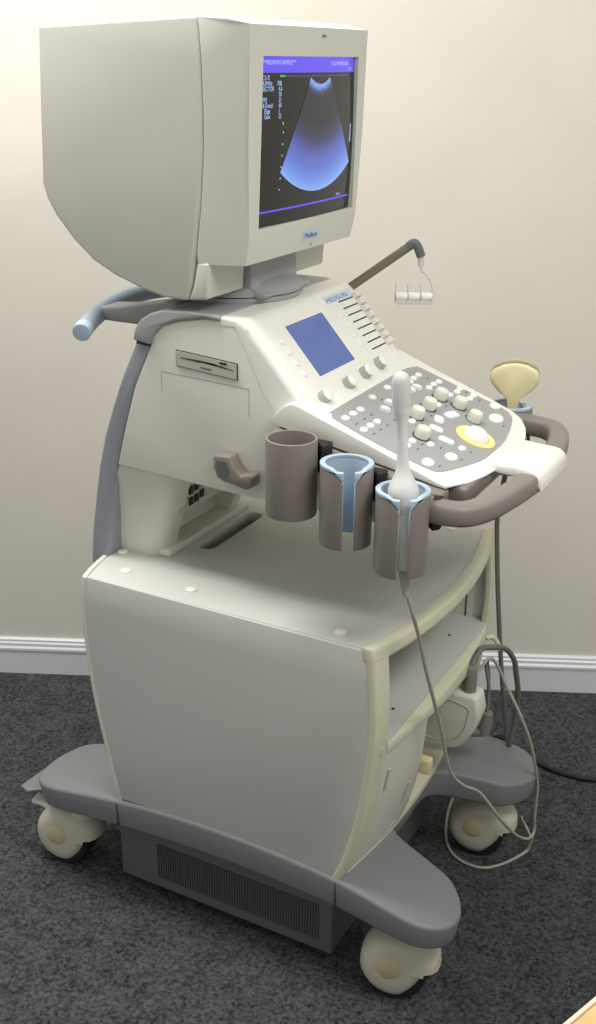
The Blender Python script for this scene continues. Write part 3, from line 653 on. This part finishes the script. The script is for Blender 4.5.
E = rp.color_ramp.elements; stops = [(.0, (120, 150, 225)), (.065, (130, 160, 235)), (.105, (64, 76, 120)), (.15, (36, 38, 48)), (.40, (34, 35, 42)), (.55, (52, 58, 100)), (.68, (84, 96, 175)), (.80, (92, 115, 205)), (.93, (112, 148, 230)), (1.0, (135, 175, 245))]
E[0].position = 0; E[0].color = (*lin(stops[0][1]), 1); E[1].position = 1; E[1].color = (*lin(stops[-1][1]), 1)
for p, c in stops[1:-1]: e = E.new(p); e.color = (*lin(c), 1)
nt.links.new(rp.outputs['Color'], b.inputs['Emission Color']); b.inputs['Emission Strength'].default_value = 1.0
A0, A1 = -.583, .583
r0f = lambda a: .0575; r1f = lambda a: .213
bm = fan(r0f, r1f, A0, A1, 24, 24)
# drop the part of the head arc that lies above the tick row
lay = bm.verts.layers.float.new('depth_r')
for v in bm.verts:
    r = math.hypot(v.co.x-apex.x, v.co.y-apex.y); v[lay] = (r-.0575)/(.213-.0575)*.96
obj('scan_image', onscreen(bm, .0005), fm, scr, sharp=180)
# badge, sensor and power light
def frontx(z): return .0265+(z-1.21)/(1.342-1.21)*.004 if z > 1.21 else .020+(z-1.1755)/.0345*.0065
def FB(u, z, h): return Vector((frontx(z)+h, u, z))
bm = B(); prism(bm, rr(-.010, .046, 1.1905, 1.205), lambda u, z: FB(u, z, -.002), lambda u, z: FB(u, z, .0012)); bg = obj('monitor_badge', bm, M['badge'], Q)
bm = text_mesh('Medison', .0125, (0, 1, 0), (.2, 0, .98), FB(-.006, 1.1935, .0014), .0002, sx=1.0); obj('badge_lettering', bm, M['ink'], bg)
bm = B(); lathe(bm, [(.0016, 0), (.0016, .001)], FB(.022, 1.182, -.0002), (1, 0, 0), 12); obj('power_light', bm, M['greyd'], Q)
bm = B(); lathe(bm, [(.002, 0), (.002, .0012)], FB(.028, 1.486, .001), (1, 0, 0), 12); lathe(bm, [(.0014, 0), (.0014, .0012)], FB(.035, 1.486, .001), (1, 0, 0), 12); obj('sensor_window', bm, M['legend'], Q)

# ------------------------------------------------------------------ probes
W1 = thing('wand_probe', 'slim grey-white wand probe standing in the frontmost near holder', 'ultrasound probe', (.311, -.250, .79))
ax0 = Vector((.3115, -.250, .905)); ax1 = Vector((.297, -.243, 1.070)); ax = (ax1-ax0).normalized(); L = (ax1-ax0).length
def wl(name, prof, m): bm = B(); lathe(bm, prof, ax0, ax, 28); return obj(name, bm, m, W1, sharp=60)
wl('probe_body', [(.0125, -.110), (.0135, -.10), (.0140, -.03), (.0165, -.024), (.0205, -.014), (.0218, -.004), (.0216, .004), (.0190, .013), (.0145, .021), (.0110, .029), (.0088, .040), (.0074, .055), (.0070, .080), (.0076, .096), (.0100, .107), (.0122, .116), (.0125, .120)], M['wand'])
wl('grip', [(.0128, -.106), (.0150, -.10), (.0155, -.03), (.0145, -.026)], M['cream'])
wl('probe_tip', [(.0125, .1195), (.0128, .124), (.0128, L-.014), (.012, L-.008), (.009, L-.002), (.005, L+.001), (0, L+.002)], M['wandcap'])
bm = B(); c0 = ax0-ax*.108
Pc = [c0, c0+Vector((.001, -.002, -.030)), Vector((.322, -.252, .765)), Vector((.330, -.242, .724)), Vector((.331, -.211, .668)), Vector((.334, -.185, .605)), Vector((.337, -.163, .556)), Vector((.340, -.121, .471)), Vector((.345, -.072, .357)), Vector((.355, -.03, .305)), Vector((.372, .02, .262)), Vector((.400, .062, .190)), Vector((.414, .128, .115)), Vector((.419, .195, .062)),
      Vector((.421, .226, .052)), Vector((.421, .236, .066)), Vector((.42, .230, .093)), Vector((.421, .228, .14)), Vector((.42, .22, .183)), Vector((.41, .187, .277)), Vector((.39, .165, .348)), Vector((.36, .162, .403)), Vector((.342, .149, .450)), Vector((.332, .133, .464)), Vector((.322, .110, .447)), Vector((.306, .088, .432)), Vector((.285, .08, .426))]
tube(bm, catmull(Pc, 6), .0030, 10); obj('probe_cable', bm, M['cable'], W1)
bm = B(); tube(bm, catmull([c0+ax*.004, c0+Vector((.001, -.001, -.02)), c0+Vector((.004, -.002, -.045))], 4), [.0085]*4+[.0070]*2+[.0048]*2+[.0036], 12); obj('strain_relief', bm, M['cable'], W1)
bm = B(); Pl = [(.421, .228, .050), (.416, .234, .022), (.409, .226, .004), (.38, .17, .004), (.347, .141, .004), (.30, .145, .004), (.263, .181, .004), (.234, .256, .004), (.22, .33, .004)]
tube(bm, catmull([Vector(p) for p in Pl], 6), .0030, 10)
Pl = [(.420, .215, .055), (.405, .225, .070), (.392, .245, .066), (.383, .28, .045), (.37, .32, .008)]; tube(bm, catmull([Vector(p) for p in Pl], 6), .002, 8)
obj('probe_cable', bm, M['cable'], W1)
# connector block plugged in the recess
K = thing('probe_connector', 'beige plug block with taupe strain relief in the lower front recess', 'connector', (.29, .083, .306))
bm = B(); pxz(bm, [(.201, .306), (.300, .306), (.318, .316), (.334, .345), (.345, .386), (.338, .421), (.201, .424)], .060, .106); kb = obj('plug_body', bm, M['cream'], K, bevel=.006)
bm = B(); P = [Vector((x, .0595, z)) for x, z in ((.24, .325), (.295, .326), (.318, .350), (.326, .385), (.318, .402), (.24, .405))]; tube(bm, catmull(P, 4, True), .0011, 6, closed=True); obj('plug_outline', bm, M['drive'], kb)
bm = B(); lathe(bm, [(.012, 0), (.012, .028), (.011, .040), (.0095, .048), (.006, .050)], (.318, .083, .421), n=20); obj('strain_relief', bm, M['brown'], K)
bm = B(); lathe(bm, [(.012, 0), (.012, .03), (.010, .045)], (.325, .165, .290), (0.1, 0, 1), 18); obj('lower_strain_relief', bm, M['brown'], K)
bm = B(); tube(bm, [(.325, .165, .292), (.280, .15, .285), (.205, .14, .28)], .010, 10); obj('plug_arm', bm, M['brown'], K)
bm = B(); P = [(.318, .084, .465), (.318, .092, .476), (.318, .115, .480), (.315, .140, .476), (.322, .163, .470), (.341, .20, .455), (.353, .222, .425), (.357, .232, .392), (.360, .248, .340), (.356, .258, .274), (.348, .262, .212), (.335, .29, .204), (.325, .318, .16), (.31, .34, .05), (.28, .36, .006)]
tube(bm, catmull(P, 6), .0052, 10); obj('plug_cable', bm, M['gcable'], K)
bm = B(); P = [(.328, .165, .334), (.322, .185, .37), (.308, .203, .405), (.306, .21, .415), (.309, .218, .38), (.308, .232, .33), (.312, .262, .232), (.315, .285, .21), (.31, .325, .12), (.29, .34, .02), (.26, .35, .004)]
tube(bm, catmull(P, 6), .0034, 10); obj('plug_cable', bm, M['gcable'], K, label='thinner grey cable')
# curved-array probe in the far holder
Y1 = thing('curved_probe', 'yellowed fan-shaped probe standing in the frontmost far holder', 'ultrasound probe', (.300, .250, .80))
pc = Vector((.302, .250, .0)); bdir = Vector((.955, .297, 0)).normalized(); tdir = Vector((-bdir.y, bdir.x, 0))
out = [(-.008, .875), (-.010, .905), (-.014, .915), (-.027, .925), (-.038, .937), (-.043, .950), (-.042, .960), (-.036, .966), (-.02, .974), (0, .9775), (.02, .975), (.036, .967), (.042, .960), (.043, .948), (.038, .936), (.027, .925), (.014, .915), (.010, .905), (.008, .875)]
bm = B(); R = []
for t, sc in ((-.0125, .86), (-.0105, .96), (-.006, 1), (.006, 1), (.0105, .96), (.0125, .86)):
    R.append([pc+bdir*(a*sc)+tdir*t*(1 if z > .92 else .7)+Vector((0, 0, .93+(z-.93)*(sc if z > .93 else 1))) for a, z in out])
rings(bm, R); obj('probe_head', bm, M['probe'], Y1, sharp=50)
bm = B(); R = []
for t in (-.0085, .0085):
    R.append([pc+bdir*a+tdir*t+Vector((0, 0, z)) for a, z in [(-.0425, .958), (-.036, .9665), (-.02, .9745), (0, .978), (.02, .9755), (.036, .9675), (.0425, .958), (.037, .9705), (.02, .979), (0, .982), (-.02, .978), (-.037, .9695)][:7]+[(.036, .971), (.02, .979), (0, .9815), (-.02, .978), (-.036, .970)]])
rings(bm, R); obj('lens', bm, M['probed'], Y1)
bm = B(); lathe(bm, [(.007, 0), (.011, .01), (.0135, .06), (.0125, .085), (.010, .10)], (.302, .250, .795), n=20); obj('grip', bm, M['probe'], Y1)
bm = B(); P = [(.302, .25, .80), (.300, .252, .78), (.290, .262, .72), (.285, .27, .673), (.290, .272, .60), (.296, .274, .533), (.306, .276, .44), (.318, .277, .346), (.332, .277, .26), (.336, .278, .212), (.338, .292, .202), (.335, .312, .17), (.32, .34, .06), (.28, .40, .006)]
tube(bm, catmull(P, 6), .0046, 10); obj('probe_cable', bm, M['gcable'], Y1)
# black mains cord on the carpet
bm = B(); P = [(-.10, .36, .006), (.05, .52, .006), (.13, .635, .006), (.173, .624, .006), (.233, .594, .006), (.30, .555, .006), (.359, .528, .006), (.42, .522, .006), (.47, .534, .006), (.60, .60, .006), (.80, .70, .006)]
tube(bm, catmull(P, 8), .0055, 10); tag(obj('power_cord', bm, M['black']), 'black power cord lying across the carpet at right', 'cord')
# wooden table whose corner shows at lower right
TT = thing('wooden_table', 'varnished wooden table, only its corner showing at lower right', 'table', (1.02, -.88, 0))
e = Vector((.741-.728, -.806+.840, 0)).normalized(); nn = Vector((e.y, -e.x, 0)); p0 = Vector((.728, -.840, 0))
c1, c2 = p0-e*.10, p0+e*.50
bm = B(); pl = [c1, c2, c2+nn*.6, c1+nn*.6]; pxy(bm, [tuple(v.xy) for v in pl], .674, .70); obj('tabletop', bm, M['wood'], TT, bevel=.003)
bm = B(); pl = [c1-nn*.004, c2-nn*.004, c2+nn*.0, c1+nn*.0]; pxy(bm, [tuple(v.xy) for v in pl], .676, .7008); obj('edge_band', bm, M['woodedge'], TT, bevel=.001)
for a, b2 in ((.04, .06), (.56, .06), (.04, .54), (.56, .54)):
    c = c1+e*a+nn*b2; bm = B(); box(bm, (c.x-.02, c.y-.02, 0), (c.x+.02, c.y+.02, .674)); obj('leg', bm, M['wood'], TT, bevel=.003)
